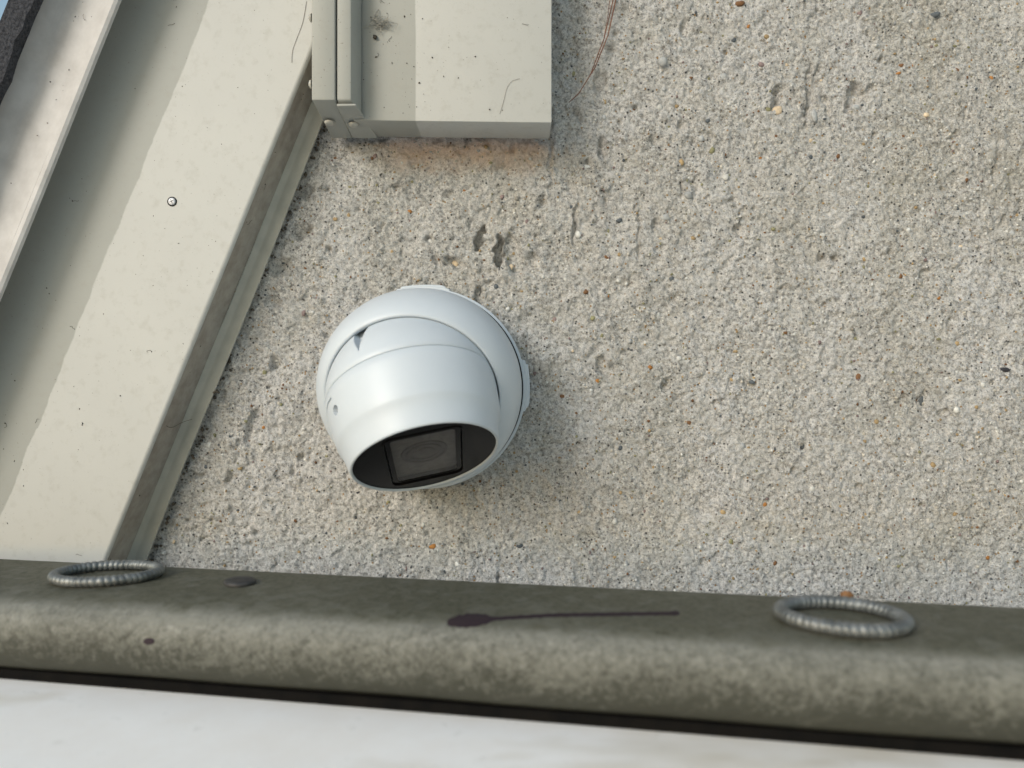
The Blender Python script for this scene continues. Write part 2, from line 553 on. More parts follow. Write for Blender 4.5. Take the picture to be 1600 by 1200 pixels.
pm = [pebble_mesh(s) for s in range(9)]
CR, WH, GY, SL, BK = (0.72, 0.58, 0.40), (0.66, 0.66, 0.62), (0.42, 0.43, 0.42), (0.10, 0.115, 0.125), (0.035, 0.035, 0.04)
OR, BR, TN, OL, MV = (0.42, 0.19, 0.05), (0.19, 0.095, 0.04), (0.40, 0.29, 0.15), (0.27, 0.26, 0.14), (0.24, 0.18, 0.17)
PEB = [(1215, 173, 9, 8, CR), (1272, 181, 6, 11, GY), (1032, 165, 6, 6, WH), (1190, 100, 6, 5, MV), (1459, 24, 9, 5, SL), (1535, 50, 6, 5, GY), (710, 409, 9, 6, CR),
       (915, 456, 6, 5, BR), (676, 853, 7, 6, OR), (1015, 574, 5, 4, OR), (878, 620, 5, 5, BR), (1497, 537, 6, 5, TN), (1443, 626, 6, 12, SL), (1570, 577, 9, 5, BK),
       (1065, 254, 5, 6, TN), (1113, 235, 6, 7, OL), (904, 366, 6, 7, WH), (968, 343, 6, 5, SL), (1135, 276, 6, 6, WH), (1266, 246, 5, 5, SL), (1310, 244, 4, 4, BR),
       (1448, 179, 6, 5, CR), (1391, 212, 5, 8, GY), (1170, 40, 3, 5, OR), (1198, 58, 5, 4, TN), (1155, 7, 8, 5, BR), (1036, 97, 8, 8, GY), (1130, 120, 7, 6, GY),
       (375, 731, 6, 5, TN), (672, 377, 5, 5, WH), (1213, 213, 4, 4, BR), (1200, 172, 5, 4, OL), (916, 261, 9, 6, WH), (1063, 75, 5, 8, GY), (1096, 215, 6, 6, GY),
       (1410, 100, 5, 4, BR), (1428, 100, 4, 4, OR), (1494, 111, 5, 4, BR), (1404, 114, 5, 3, OR), (1445, 428, 6, 6, GY), (1337, 168, 7, 5, GY), (1076, 305, 8, 7, GY),
       (1040, 340, 9, 6, GY), (1285, 368, 5, 4, WH), (1163, 345, 7, 6, GY), (1083, 372, 6, 4, TN), (1060, 560, 6, 5, WH), (735, 470, 7, 5, TN), (968, 398, 4, 4, TN),
       (1176, 597, 6, 4, SL), (1255, 697, 5, 6, SL), (1492, 640, 6, 7, WH), (1210, 880, 5, 5, BR), (1545, 872, 4, 4, OR), (714, 880, 5, 7, WH), (812, 853, 6, 4, SL),
       (1078, 660, 5, 4, BR), (1130, 800, 5, 5, TN), (560, 770, 6, 3, BK), (960, 870, 4, 4, TN), (905, 800, 4, 3, TN), (1390, 760, 5, 4, GY), (650, 400, 5, 4, GY)]
occupied = [(p[0], p[1]) for p in PEB]
tries = 0
while len(PEB) < 210 and tries < 6000:
    tries += 1
    x, y = rng.uniform(270, 1590), rng.uniform(5, 930)
    if 0.927 * (x - 800) + 0.375 * (y - 600) < -405: continue
    if 480 < x < 875 and y < 225: continue
    if (x - 660) ** 2 + (y - 610) ** 2 < 185 ** 2: continue
    if any((x - a) ** 2 + (y - b) ** 2 < 400 for a, b in occupied): continue
    occupied.append((x, y))
    r_ = rng.uniform(2.6, 5.2)
    PEB.append((x, y, r_, r_ * rng.uniform(0.7, 1.3), rng.choice([GY, GY, GY, WH, WH, TN, TN, OL, BR, SL, SL, MV, OR, CR])))
for x, y, rx, rz, c in PEB:
    X, Y, Z = wall_y(x, y)
    o = bpy.data.objects.new('pebble', rng.choice(pm[:4] if rx > 6 else pm))
    COL.objects.link(o)
    s_ = WY / FP
    o.location = (X, Y + 0.0003, Z)
    o.scale = (rx * s_, min(rx, rz) * s_ * 0.95, rz * s_)
    o.rotation_euler = (rng.uniform(-.3, .3), rng.uniform(-.6, .6) if rx < 6 else rng.uniform(-.2, .2), rng.uniform(-.3, .3))
    v_ = rng.uniform(0.8, 1.15)
    o.color = (c[0] * v_, c[1] * v_, c[2] * v_, 1)
    o.parent = wall

# the finer aggregate: thousands of sand-sized stones, one part
ico = bmesh.new()
bmesh.ops.create_icosphere(ico, subdivisions=1, radius=1)
iv = np.array([v.co[:] for v in ico.verts])
ifa = np.array([[v.index for v in f.verts] for f in ico.faces])
ico.free()
NS = 7000
sv, sf, scol = [], [], []
pal = np.array([GY] * 6 + [WH] * 8 + [TN] * 3 + [OL] * 2 + [BR, SL, SL, MV] + [(0.55, 0.52, 0.45), (0.5, 0.47, 0.4), (0.35, 0.33, 0.28)] * 4)
cnt = 0
while cnt < NS:
    x, y = nr.uniform(235, 1600), nr.uniform(0, 955)
    if 0.927 * (x - 800) + 0.375 * (y - 600) < -412: continue
    if 490 < x < 860 and y < 200: continue
    X, Y, Z = wall_y(x, y)
    s_ = nr.uniform(0.9, 2.3) ** 1.0 * WY / FP * (1.0 if nr.random() < 0.85 else 1.5)
    sc_ = s_ * nr.uniform(0.6, 1.3, 3)
    vv = iv * (1 + nr.uniform(-0.22, 0.22, (len(iv), 1))) * sc_
    sv.append(vv + np.array([X, Y + s_ * 0.15, Z]))
    sf.append(ifa + cnt * len(iv))
    scol.append(np.repeat((pal[nr.integers(len(pal))] * nr.uniform(0.75, 1.1))[None], len(ifa) * 3, 0))
    cnt += 1
sv, sf, scol = np.concatenate(sv), np.concatenate(sf), np.concatenate(scol)
me = bpy.data.meshes.new('sand_grain')
me.from_pydata(sv.tolist(), [], sf.tolist())
ca = me.color_attributes.new('Col', 'FLOAT_COLOR', 'CORNER')
ca.data.foreach_set('color', np.concatenate([scol, np.ones((len(scol), 1))], 1).astype(np.float32).ravel())
o = link('aggregate', me, M_agg, wall)
tag(o, kind='stuff')

# ------------------------------------------------------------------ raking trim (left)
S0, S1 = -0.42, 0.33


def sheet(name, prof, mat, parent, th=0.0008, s0=S0, s1=S1, cut=True, nseg=24, wob=0.0):
    """a folded sheet: profile of (p, depth) points swept along the rake"""
    bm = bmesh.new()
    rows = []
    for j in range(nseg + 1):
        s = s0 + (s1 - s0) * j / nseg
        w = wob * math.sin(s * 31 + 1.3)
        rows.append([bm.verts.new(TR(p + w, s, d)) for p, d in prof])
    for A, B in zip(rows, rows[1:]):
        for a in range(len(prof) - 1):
            bm.faces.new((A[a], A[a + 1], B[a + 1], B[a]))
    if cut:
        bmesh.ops.bisect_plane(bm, geom=bm.verts[:] + bm.edges[:] + bm.faces[:], plane_co=(-0.1022, 0, 0), plane_no=(1, 0, 0), clear_outer=True)
    o = from_bm(name, bm, mat, parent, smooth=False, recalc=True)
    m_ = o.modifiers.new('thickness', 'SOLIDIFY')
    m_.thickness = th
    m_.offset = 0
    return o


def smooth_prof(pts, k=5):
    out = []
    n = len(pts)
    for i in range(n - 1):
        p0, p1, p2, p3 = pts[max(i - 1, 0)], pts[i], pts[i + 1], pts[min(i + 2, n - 1)]
        for j in range(k):
            f = j / k
            out.append(tuple(0.5 * (2 * p1[c] + (p2[c] - p0[c]) * f + (2 * p0[c] - 5 * p1[c] + 4 * p2[c] - p3[c]) * f * f + (3 * p1[c] - p0[c] - 3 * p2[c] + p3[c]) * f ** 3) for c in (0, 1)))
    return out + [pts[-1]]


def arc(p0, d0, r, a0, a1, n=5):
    return [(p0 + r * math.cos(R(a0 + (a1 - a0) * k / n)), d0 + r * math.sin(R(a0 + (a1 - a0) * k / n))) for k in range(n + 1)]


PD = 0.387
PC = -486 * PD / FP                   # crest line
rt = thing('rake_trim', TR(-0.19, 0, PD), 'wide beige metal rake trim running diagonally down beside the concrete wall', 'metal trim')
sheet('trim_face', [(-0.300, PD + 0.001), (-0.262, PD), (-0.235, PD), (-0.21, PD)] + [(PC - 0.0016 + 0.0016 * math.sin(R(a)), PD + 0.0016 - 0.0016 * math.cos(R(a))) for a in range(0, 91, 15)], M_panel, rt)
PB = -459 * 0.407 / FP
sheet('trim_return', [(PC + 0.0001, PD + 0.0017), (PC + 0.0003, PD + 0.010), (PB + 0.0008, 0.4072)], M_ret, rt)
PE = -424 * 0.4085 / FP
sheet('trim_flange', smooth_prof([(PB + 0.0010, 0.4075), (PB + 0.0045, 0.4080), (PE - 0.0045, 0.4072), (PE - 0.0006, 0.4060), (PE, 0.4058)], 4), M_flange, rt, wob=0.0004)
# screw with a rubber washer
sp = P(269, 315, PD - 0.0004)
sc_o = from_bm('screw', revolve_bm([(0, 0.0018), (0.0005, 0.0019), (0.0008, 0.0017), (0.0009, 0.0011), (0.0009, 0)], sp, Vector((0, -1, 0)), 24), M_screw, rt)
from_bm('washer', revolve_bm([(-0.0002, 0.0018), (0.0004, 0.0023), (0.0002, 0.0025), (-0.0003, 0.0025)], sp, Vector((0, -1, 0)), 24), M_seal, sc_o)
bm = bmesh.new()
for a in (25, 115):
    d = Vector((math.cos(R(a)), 0, math.sin(R(a)))) * 0.0011
    tube_bm([sp + Vector((0, -0.00085, 0)) - d, sp + Vector((0, -0.00085, 0)) + d], 0.00022, 4, bm=bm)
from_bm('cross_slot', bm, M_darksteel, sc_o)

# pale drip edge above it
PL = -796 * 0.367 / FP
de = thing('drip_edge', TR(-0.27, 0, 0.367), 'dusty white metal drip edge lapped over the beige rake trim under the shingles', 'drip edge')
P9 = -905 * 0.372 / FP
sheet('drip_face', smooth_prof([(P9 - 0.006, 0.366), (P9 + 0.001, 0.3685), (P9 + 0.006, 0.3712), (P9 + 0.013, 0.3728), (PL - 0.012, 0.3712), (PL - 0.0042, 0.3685)]), M_drip, de, cut=False)
sheet('hem', [(PL - 0.0040, 0.3681), (PL - 0.0012, 0.3668), (PL, 0.3674), (PL + 0.0002, 0.3690), (PL - 0.0010, 0.3700)], M_drip, de, cut=False, wob=0.0002)

# roof edge: two courses of shingle
PS = -908 * 0.362 / FP
for (a, b, d0, d1, wv, lab) in ((-0.0088, 0.0, 0.3580, 0.3635, 0.0007, 'granular dark grey shingle strip with a ragged edge, lying against the white drip edge'),
                                (-0.0162, -0.0040, 0.3640, 0.3685, 0.0, 'smooth blackish shingle strip, outermost in the corner against the sky')):
    bm = bmesh.new()
    rows = []
    n_ = 120
    for j in range(n_ + 1):
        s = S0 + (S1 - S0) * j / n_
        w = (rng.uniform(-1, 1) * wv + wv * math.sin(s * 120))
        rows.append([bm.verts.new(TR(PS + b + w, s, d1)), bm.verts.new(TR(PS + b + w + rng.uniform(-1, 1) * wv * .3, s, d0)),
                     bm.verts.new(TR(PS + a + w, s, d0)), bm.verts.new(TR(PS + a + w, s, d1))])
    for A, B in zip(rows, rows[1:]):
        for k in range(4): bm.faces.new((A[k], A[(k + 1) % 4], B[(k + 1) % 4], B[k]))
    bm.faces.new(rows[0][::-1])
    bm.faces.new(rows[-1])
    o = from_bm('roof_shingle', bm, M_shingle, smooth=False)
    tag(o, lab, 'shingle', 'shingles along the roof edge')

# ------------------------------------------------------------------ metal box at the top
FD, BD = 0.381, 0.4065
ZBOT = Z0 + 0.1353
bx = thing('eave_box', (-0.04, BD, ZBOT), 'beige sheet metal box end with a raised seam, above the security camera', 'metal box')
XL, XR = -313 * 0.3667 / FP, 62 * FD / FP
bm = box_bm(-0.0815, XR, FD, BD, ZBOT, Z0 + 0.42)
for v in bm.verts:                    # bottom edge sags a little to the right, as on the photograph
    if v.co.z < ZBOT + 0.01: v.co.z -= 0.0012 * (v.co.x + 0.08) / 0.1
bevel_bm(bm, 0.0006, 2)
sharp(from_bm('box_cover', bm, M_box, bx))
XM = -275 * 0.3667 / FP               # joint between the two bands of the raised seam
XT, XB = -252 * 0.3667 / FP, -233.5 * FD / FP
# right band: trapezoid channel
bm = bmesh.new()
lo, hi = ZBOT + 0.0052, Z0 + 0.42
pr = [(XM + 0.0003, FD - 0.0012), (XM + 0.0003, 0.3672), (XT, 0.3672), (XB, FD - 0.0012)]
A = [bm.verts.new((x, y, lo - (0.0 if y < 0.37 else 0.0050))) for x, y in pr]
B = [bm.verts.new((x, y, hi)) for x, y in pr]
for k in range(3): bm.faces.new((A[k], A[k + 1], B[k + 1], B[k]))
bm.faces.new(A)
bm.faces.new((A[0], B[0], B[3], A[3]))
bm.faces.new(B)
bmesh.ops.recalc_face_normals(bm, faces=bm.faces)
bevel_bm(bm, 0.0008, 2)
sharp(from_bm('seam_cap', bm, M_box, bx))
# left band folded round the end
bm = bmesh.new()
lo = ZBOT + 0.0048
pr = [(XL + 0.0004, BD - 0.0006), (XL, 0.3662), (XM - 0.0004, 0.3662), (XM - 0.0002, BD - 0.0006)]
A = [bm.verts.new((x, y, lo if y < 0.37 else ZBOT - 0.0012)) for x, y in pr]
B = [bm.verts.new((x, y, hi)) for x, y in pr]
for k in range(3): bm.faces.new((A[k], A[k + 1], B[k + 1], B[k]))
bm.faces.new(A)
bm.faces.new((A[0], B[0], B[3], A[3]))
bm.faces.new(B)
bmesh.ops.recalc_face_normals(bm, faces=bm.faces)
bevel_bm(bm, 0.0009, 2)
sharp(from_bm('end_band', bm, M_box, bx))
# riveted tab under the seam cap
bm = box_bm(XM + 0.0001, XB + 0.0035, 0.3676, BD - 0.002, ZBOT - 0.0014, ZBOT - 0.0002)
for v in bm.verts:
    if v.co.x > -0.085 and v.co.y < 0.375: v.co.x -= 0.004
    if v.co.y < 0.375: v.co.z += 0.0038
bevel_bm(bm, 0.0003, 1)
sharp(from_bm('tab', bm, M_box, bx))
for rx in (516, 553.5):
    x = (rx - 800) / FP * 0.387
    dn = Vector((0, -0.14, -1)).normalized()
    o = from_bm('rivet', revolve_bm([(0, 0.0026), (0.0006, 0.0025), (0.0011, 0.0018), (0.0013, 0)], Vector((x, 0.3855, ZBOT - 0.0010 + (0.0016 if rx < 530 else 0.0006))), dn, 20), M_rivet, bx)
for ry in (28, 132):
    o = from_bm('rivet', revolve_bm([(0, 0.0022), (0.0008, 0.0020), (0.0013, 0.0010), (0.0014, 0)], P(487, ry, 0.3700) * 1.0, Vector((-1, 0, 0)), 16), M_rivet, bx)

# ------------------------------------------------------------------ foreground rail (beam)
BEAM_H = 0.0842
KS = BEAM_H / 0.0905
yaw_l, yaw_r = 0.384 * KS, 0.300 * KS
bl = Vector((-800 / FP * yaw_l, yaw_l, 0))
br = Vector((800 / FP * yaw_r, yaw_r, 0))
bdir = (br - bl).normalized()
bper = Vector((bdir.y, -bdir.x, 0))   # towards the viewer
if bper.y > 0: bper = -bper
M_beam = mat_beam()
L0, L1 = -0.045, 0.62
prof = [(0, 0), (0.020, 0), (0.040, -0.0001), (0.0500, -0.0004), (0.0540, -0.0014), (0.0570, -0.0032), (0.0592, -0.0058), (0.0603, -0.0088), (0.0608, -0.0125), (0.0607, -0.0165),
        (0.0600, -0.0205), (0.0586, -0.0245), (0.0560, -0.0270), (0.030, -0.0272), (0.002, -0.0272), (0, -0.025)]


def beam_pt(l, w, h):
    return bl + bdir * l + bper * w + Vector((0, 0, Z0 - BEAM_H + h))


bm = bmesh.new()
nl = 80
rows = []
for j in range(nl + 1):
    l = L0 + (L1 - L0) * j / nl
    j1, j2 = 0.0003 * math.sin(l * 23), 0.0002 * math.sin(l * 61 + 1)
    rows.append([bm.verts.new(beam_pt(l, w + (j1 if w > 0.03 else 0), h + (j2 if w > 0.03 else 0))) for w, h in prof])
for A, B in zip(rows, rows[1:]):
    for k in range(len(prof)): bm.faces.new((A[k], A[(k + 1) % len(prof)], B[(k + 1) % len(prof)], B[k]))
bm.faces.new(rows[0][::-1])
bm.faces.new(rows[-1])
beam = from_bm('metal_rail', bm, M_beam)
sharp(beam, 50)
tag(beam, 'grimy olive metal rail with a rounded front edge crossing in front of the wall', 'rail')
bvh = BVHTree.FromPolygons([v.co.copy() for v in beam.data.vertices], [list(p.vertices) for p in beam.data.polygons])


def on_beam(px, py, lift=0.0003):
    d = P(px, py, 1.0) - Vector((0, 0, Z0))
    hit, nrm, _, _ = bvh.ray_cast(Vector((0, 0, Z0)), d.normalized())
    if hit is None: hit, nrm = P(px, py, 0.3), Vector((0, -1, 0))
    if nrm.dot(d) > 0: nrm = -nrm
    return hit + nrm * lift, nrm


bm = bmesh.new()
A = [beam_pt(L0, w, h) for w, h in ((0.034, -0.0274), (0.0575, -0.0274), (0.0575, -0.0311), (0.034, -0.0311))]
B = [beam_pt(L1, w, h) for w, h in ((0.034, -0.0274), (0.0575, -0.0274), (0.0575, -0.0311), (0.034, -0.0311))]
A = [bm.verts.new(v) for v in A]
B = [bm.verts.new(v) for v in B]
for k in range(4): bm.faces.new((A[k], A[(k + 1) % 4], B[(k + 1) % 4], B[k]))
bm.faces.new(A[::-1])
bm.faces.new(B)
from_bm('rubber_gasket', bm, M_seal, beam, smooth=False)
# flat dark stud head on the top face
c, n_ = on_beam(375, 912, 0.0)
o = from_bm('stud_head', revolve_bm([(0, 0.0062), (0.0010, 0.0066), (0.0017, 0.0060), (0.0019, 0.003), (0.0019, 0)], c + Vector((0, 0, 0)), Vector((0.03, 0, 1)), 28, up=Vector((1, 0, 0))), M_darksteel, beam)
tag(o, 'flat dark steel stud head')


def blob(name, outline, lift, label):
    """a thin dried run laid on the rail: skin with a raised middle"""
    bm = bmesh.new()
    left, mid, right = [], [], []
    for (x, y, hw) in outline:
        a, _ = on_beam(x, y - hw, 0.0001)
        b, _ = on_beam(x, y, lift)
        c_, _ = on_beam(x, y + hw, 0.0001)
        left.append(bm.verts.new(a)); mid.append(bm.verts.new(b)); right.append(bm.verts.new(c_))
    for k in range(len(mid) - 1):
        bm.faces.new((left[k], mid[k], mid[k + 1], left[k + 1]))
        bm.faces.new((mid[k], right[k], right[k + 1], mid[k + 1]))
    o = from_bm(name, bm, M_purple, beam)
    tag(o, label)
    return o


run = []
for k in range(61):
    f = k / 60
    x = 699 + f * (1062 - 699)
    y = 973 - 14.5 * min(1, f * 2.2) ** 0.8 * 0.62 - 5.5 * f
    if f < 0.20: hw = 10.8 * math.sin(math.pi * min(1, (f + 0.012) / 0.215)) ** 0.55
    else: hw = 3.0
    hw = max(hw, 3.4 - 1.5 * f) if f > 0.03 else hw
    if f > 0.955: hw = 3.8 * math.sqrt(max(0, 1 - ((f - 0.978) / 0.023) ** 2)) + 0.2
    if 0.12 < f < 0.24: y -= 0
    run.append((x, y + 0.3 * math.sin(k * 1.9), hw * (1 + 0.10 * math.sin(k * 2.7))))
blob('stain_run', run, 0.0004, 'long purple-black dried run with a paddle-shaped end')
blob('stain_spot', [(233 - 9 + 18 * k / 12, 1002, 5.2 * math.sqrt(max(0.0, 1 - (k / 6 - 1) ** 2)) + 0.15) for k in range(13)], 0.0004, 'small purple-black dried spot')


# ------------------------------------------------------------------ wire-wound rings on the rail
def coil_ring(px, py, R0, tilt, squash, rot, tube, label):
    v = py - 600
    d = (BEAM_H - tube) * FP / v
    c = P(px, py, d)
    c.z = Z0 - BEAM_H + tube * 0.97
    turns, npt = 52, 8
    bm = bmesh.new()
    N, M = turns * npt, 14
    rows = []
    jit = [rng.uniform(-0.12, 0.12) for _ in range(turns)]
    for k in range(N):
        a = 2 * math.pi * k / N
        wob = 1 + 0.012 * math.sin(3 * a + rot * 9)
        x, y = R0 * wob * math.cos(a), R0 * wob * math.sin(a) * squash
        x, y = x * math.cos(rot) - y * math.sin(rot), x * math.sin(rot) + y * math.cos(rot)
        ce = Vector((c.x + x, c.y + y, c.z + tilt * x))
        rad = Vector((x, y, 0)).normalized()
        row = []
        for m in range(M):
            q = 2 * math.pi * m / M
            ph = k / npt + 0.12 * math.sin(q) + jit[int(k / npt) % turns]
            rr = tube * (0.79 + 0.21 * abs(math.sin(math.pi * ph)) ** 0.5)
            row.append(bm.verts.new(ce + rad * (rr * math.cos(q)) + Vector((0, 0, rr * 0.95 * math.sin(q)))))
        rows.append(row)
    for k in range(N):
        A, B = rows[k], rows[(k + 1) % N]
        for m in range(M): bm.faces.new((A[m], B[m], B[(m + 1) % M], A[(m + 1) % M]))
    o = from_bm('wire_ring', bm, M_zinc)
    tag(o, label, 'ring', group='wire-wound steel rings on the rail')
    return o


coil_ring(167, 895, 0.0209, 0.00, 0.70, R(6), 0.0024, 'silvery wire-wound steel ring on the rail below the beige trim, bright and narrow')
coil_ring(1316, 961, 0.0203, -0.010, 0.80, R(-14), 0.0027, 'dull grey wire-wound steel ring on the rail below bare concrete, near the leaf bit')

# ------------------------------------------------------------------ white sill
M_sill = mat_sill()
bm = bmesh.new()
SZ = Z0 - BEAM_H - 0.0313
pr = [(0.020, 0), (0.045, 0), (0.10, 0), (0.20, 0), (0.30, -0.002), (0.305, -0.006), (0.305, -0.05), (0.020, -0.05)]
A = []
rows = []
for j in range(25):
    l = L0 - 0.1 + (L1 + 0.2 - L0) * j / 24
    rows.append([bm.verts.new(bl + bdir * l + bper * w + Vector((0, 0, SZ + h))) for w, h in pr])
for A, B in zip(rows, rows[1:]):
    for k in range(len(pr)): bm.faces.new((A[k], A[(k + 1) % len(pr)], B[(k + 1) % len(pr)], B[k]))
bm.faces.new(rows[0][::-1])
bm.faces.new(rows[-1])
sill = from_bm('white_sill', bm, M_sill)
sharp(sill)
tag(sill, 'white painted weathered board in the near foreground below the olive rail', 'sill')

# ------------------------------------------------------------------ security camera
HX = -0.0467
cam_root = thing('security_camera', (HX, WY, Z0 - 0.0024), 'white turret security camera with a dark glass face, mounted on the concrete wall', 'security camera')
YAX = Vector((0, -1, 0))


def loft(stations, n=128):
    """stations: (depth, radius, dx, dz, lean): circles stacked along the axis, each leaning forward at the top by 'lean' degrees"""
    bm = bmesh.new()
    rings = []
    for st in stations:
        d, r, dx, dz = st[:4]
        th = R(st[4]) if len(st) > 4 else 0.0
        ring = []
        for k in range(n):
            a = 2 * math.pi * k / n
            ring.append(bm.verts.new((HX + dx + r * math.sin(a), d - r * math.cos(a) * math.sin(th), Z0 - 0.0024 + dz + r * math.cos(a) * math.cos(th))))
        rings.append(ring)
    for A, B in zip(rings, rings[1:]):
        for k in range(n): bm.faces.new((A[k], B[k], B[(k + 1) % n], A[(k + 1) % n]))
    return bm


# back box against the wall
bm = loft([(WY + 0.001, 0.0505, 0, 0), (0.4035, 0.0540, 0, 0), (0.4015, 0.0543, 0, 0), (0.3999, 0.0541, 0, 0), (0.3994, 0.0534, 0, 0), (0.3993, 0.0300, 0, 0)])
back = sharp(from_bm('back_box', bm, M_white, cam_root), 40)


def boss(ang, w, mat):
    """capped conduit entry on the rim of the back box"""
    ca, sa = math.cos(R(ang)), math.sin(R(ang))
    for (r0, r1, hw, y0, y1) in ((0.050, 0.0553, w, 0.4020, 0.4108), (0.0550, 0.0564, w * 0.84, 0.4030, 0.4100)):
        b_ = bmesh.new()
        ts = 10
        fr, bk = [], []
        lo_, hi_ = [], []
        for k in range(ts + 1):
            tt = -hw + 2 * hw * k / ts
            rr = r1 - 0.0000
            for (rad, yy, lst) in ((r0, y0, lo_), (rr, y0, fr), (rr, y1, bk), (r0, y1, hi_)):
                q = math.sqrt(max(1e-9, rad ** 2 - tt ** 2)) if lst in (lo_, hi_) else rad - 0.3 * tt * tt / rad
                lst.append(b_.verts.new((HX + q * ca - tt * sa, yy, Z0 - 0.0024 + q * sa + tt * ca)))
        for k in range(ts):
            for L_, M_ in ((lo_, fr), (fr, bk), (bk, hi_)):
                b_.faces.new((L_[k], M_[k], M_[k + 1], L_[k + 1]))
        b_.faces.new((lo_[0], hi_[0], bk[0], fr[0]))
        b_.faces.new((lo_[-1], fr[-1], bk[-1], hi_[-1]))
        bmesh.ops.recalc_face_normals(b_, faces=b_.faces)
        bevel_bm(b_, 0.0004, 1)
        if r0 < 0.053: o_ = sharp(from_bm('conduit_cap', b_, mat, back))
        else: sharp(from_bm('conduit_cap', b_, mat, back))


boss(1.5, 0.0140, M_white)
boss(91.5, 0.0145, M_white)
from_bm('rubber_gasket', loft([(0.3993, 0.0505, 0, 0), (0.3992, 0.0527, 0, 0), (0.3976, 0.0527, 0, 0), (0.3975, 0.0505, 0, 0)]), M_seal, cam_root)
hs = [(0.3979, 0.0505, 0, 0), (0.3978, 0.0516, 0, 0), (0.3968, 0.0519, 0, 0), (0.3900, 0.0519, 0, 0), (0.3820, 0.0518, 0, -0.0003, 3), (0.3770, 0.0515, -0.0003, -0.0008, 7), (0.3728, 0.0508, -0.0007, -0.0016, 12),
      (0.3692, 0.0495, -0.0011, -0.0027, 17), (0.3664, 0.0475, -0.0015, -0.0038, 21), (0.3645, 0.0454, -0.0018, -0.0046, 23.5), (0.3636, 0.0441, -0.0018, -0.0049, 24), (0.3632, 0.0435, -0.0018, -0.0049, 24),
      (0.3630, 0.0429, -0.0018, -0.0049, 24), (0.3633, 0.0424, -0.0018, -0.0049, 24), (0.3642, 0.0422, -0.0018, -0.0049, 24), (0.3690, 0.0422, -0.0018, -0.0047, 23)]
housing = from_bm('housing', loft(hs, 160), M_white, cam_root)
sharp(housing, 60)

# eyeball
BC = Vector((-0.0485, 0.3630, Z0 - 0.0074))
BN = Vector((0.250, -0.4725, -0.846)).normalized()
RB = 0.0418
TS = -0.0034


def sph(t): return math.sqrt(max(0, RB * RB - t * t))


prof_r = [(-0.0412, 0.002)] + [(-0.040 + k * 0.003, sph(-0.040 + k * 0.003)) for k in range(14)]
prof_r = [p for p in prof_r if p[0] < TS - 0.0008] + [(TS - 0.0005, sph(TS) - 0.00002), (TS - 0.00015, sph(TS) - 0.0003), (TS, sph(TS) - 0.0010), (TS, 0.0360), (-0.014, 0.0345), (-0.027, 0.026), (-0.036, 0.0021)]
prof_f = [(TS + 0.0001, sph(TS) - 0.0012), (TS + 0.0002, sph(TS) - 0.0003), (TS + 0.0006, sph(TS) + 0.00005), (0.001, 0.0417), (0.005, 0.0413), (0.009, 0.0408), (0.013, 0.0404), (0.0162, 0.0399),
          (0.0190, 0.0394), (0.0203, 0.0390), (0.0213, 0.0384), (0.0255, 0.0369), (0.0300, 0.0359), (0.0320, 0.0354), (0.0326, 0.0352), (0.0330, 0.0348), (0.0330, 0.0343), (0.0327, 0.0340), (0.0315, 0.0339),
          (0.025, 0.0339), (0.008, 0.0355), (TS + 0.0001, 0.0365)]
UPV = Vector((0, 0, 1))
eye = from_bm('eyeball', revolve_bm(prof_r, BC, BN, 128, close=True), M_white, cam_root)
front = from_bm('front_shell', revolve_bm(prof_f, BC, BN, 128, close=True), M_white, cam_root)
sharp(front, 50)
# local frame on the lens face
FR = BN.cross(Vector((0, 1, 0))).normalized()
FU = FR.cross(BN).normalized()
if FU.z < 0: FU = -FU
FU, FR = (FU + FR * 0.19).normalized(), (FR - FU * 0.19).normalized()
FT = 0.0320
FO = BC + BN * FT


def rrect(w, h, r, n=8):
    o_ = []
    for (cx, cy, a0) in ((w - r, h - r, 0), (-w + r, h - r, 90), (-w + r, -h + r, 180), (w - r, -h + r, 270)):
        for k in range(n + 1):
            a = R(a0 + 90 * k / n)
            o_.append((cx + r * math.cos(a), cy + r * math.sin(a)))
    return o_


def fpt(u, v, t=0.0): return FO + FR * u + FU * v + BN * t


CX_, CY_ = 0.0, 0.0                     # window centre on the face
WW, WH_ = 0.0184, 0.0262
win = rrect(WW, WH_, 0.0052)
nW = len(win)
# black face plate: annulus between circle and window opening
bm = bmesh.new()
angs = [math.atan2(v, u) for u, v in win]
outer = [bm.verts.new(fpt(0.0341 * math.cos(a), 0.0341 * math.sin(a))) for a in angs]
inner = [bm.verts.new(fpt(CX_ + u, CY_ + v)) for u, v in win]
lowr = [bm.verts.new(fpt(CX_ + u * 0.985, CY_ + v * 0.985, -0.0008)) for u, v in win]
for k in range(nW):
    k2 = (k + 1) % nW
    # the disc edge as an arc between neighbours
    a0, a1 = angs[k], angs[k2]
    da = (a1 - a0 + math.pi) % (2 * math.pi) - math.pi
    m_ = max(1, int(abs(da) / 0.06))
    arcv = [outer[k]] + [bm.verts.new(fpt(0.0341 * math.cos(a0 + da * q / m_), 0.0341 * math.sin(a0 + da * q / m_))) for q in range(1, m_)] + [outer[k2]]
    bm.faces.new([inner[k]] + arcv + [inner[k2]])
    bm.faces.new((inner[k], inner[k2], lowr[k2], lowr[k]))
face = sharp(from_bm('face_plate', bm, M_black, front, smooth=False))


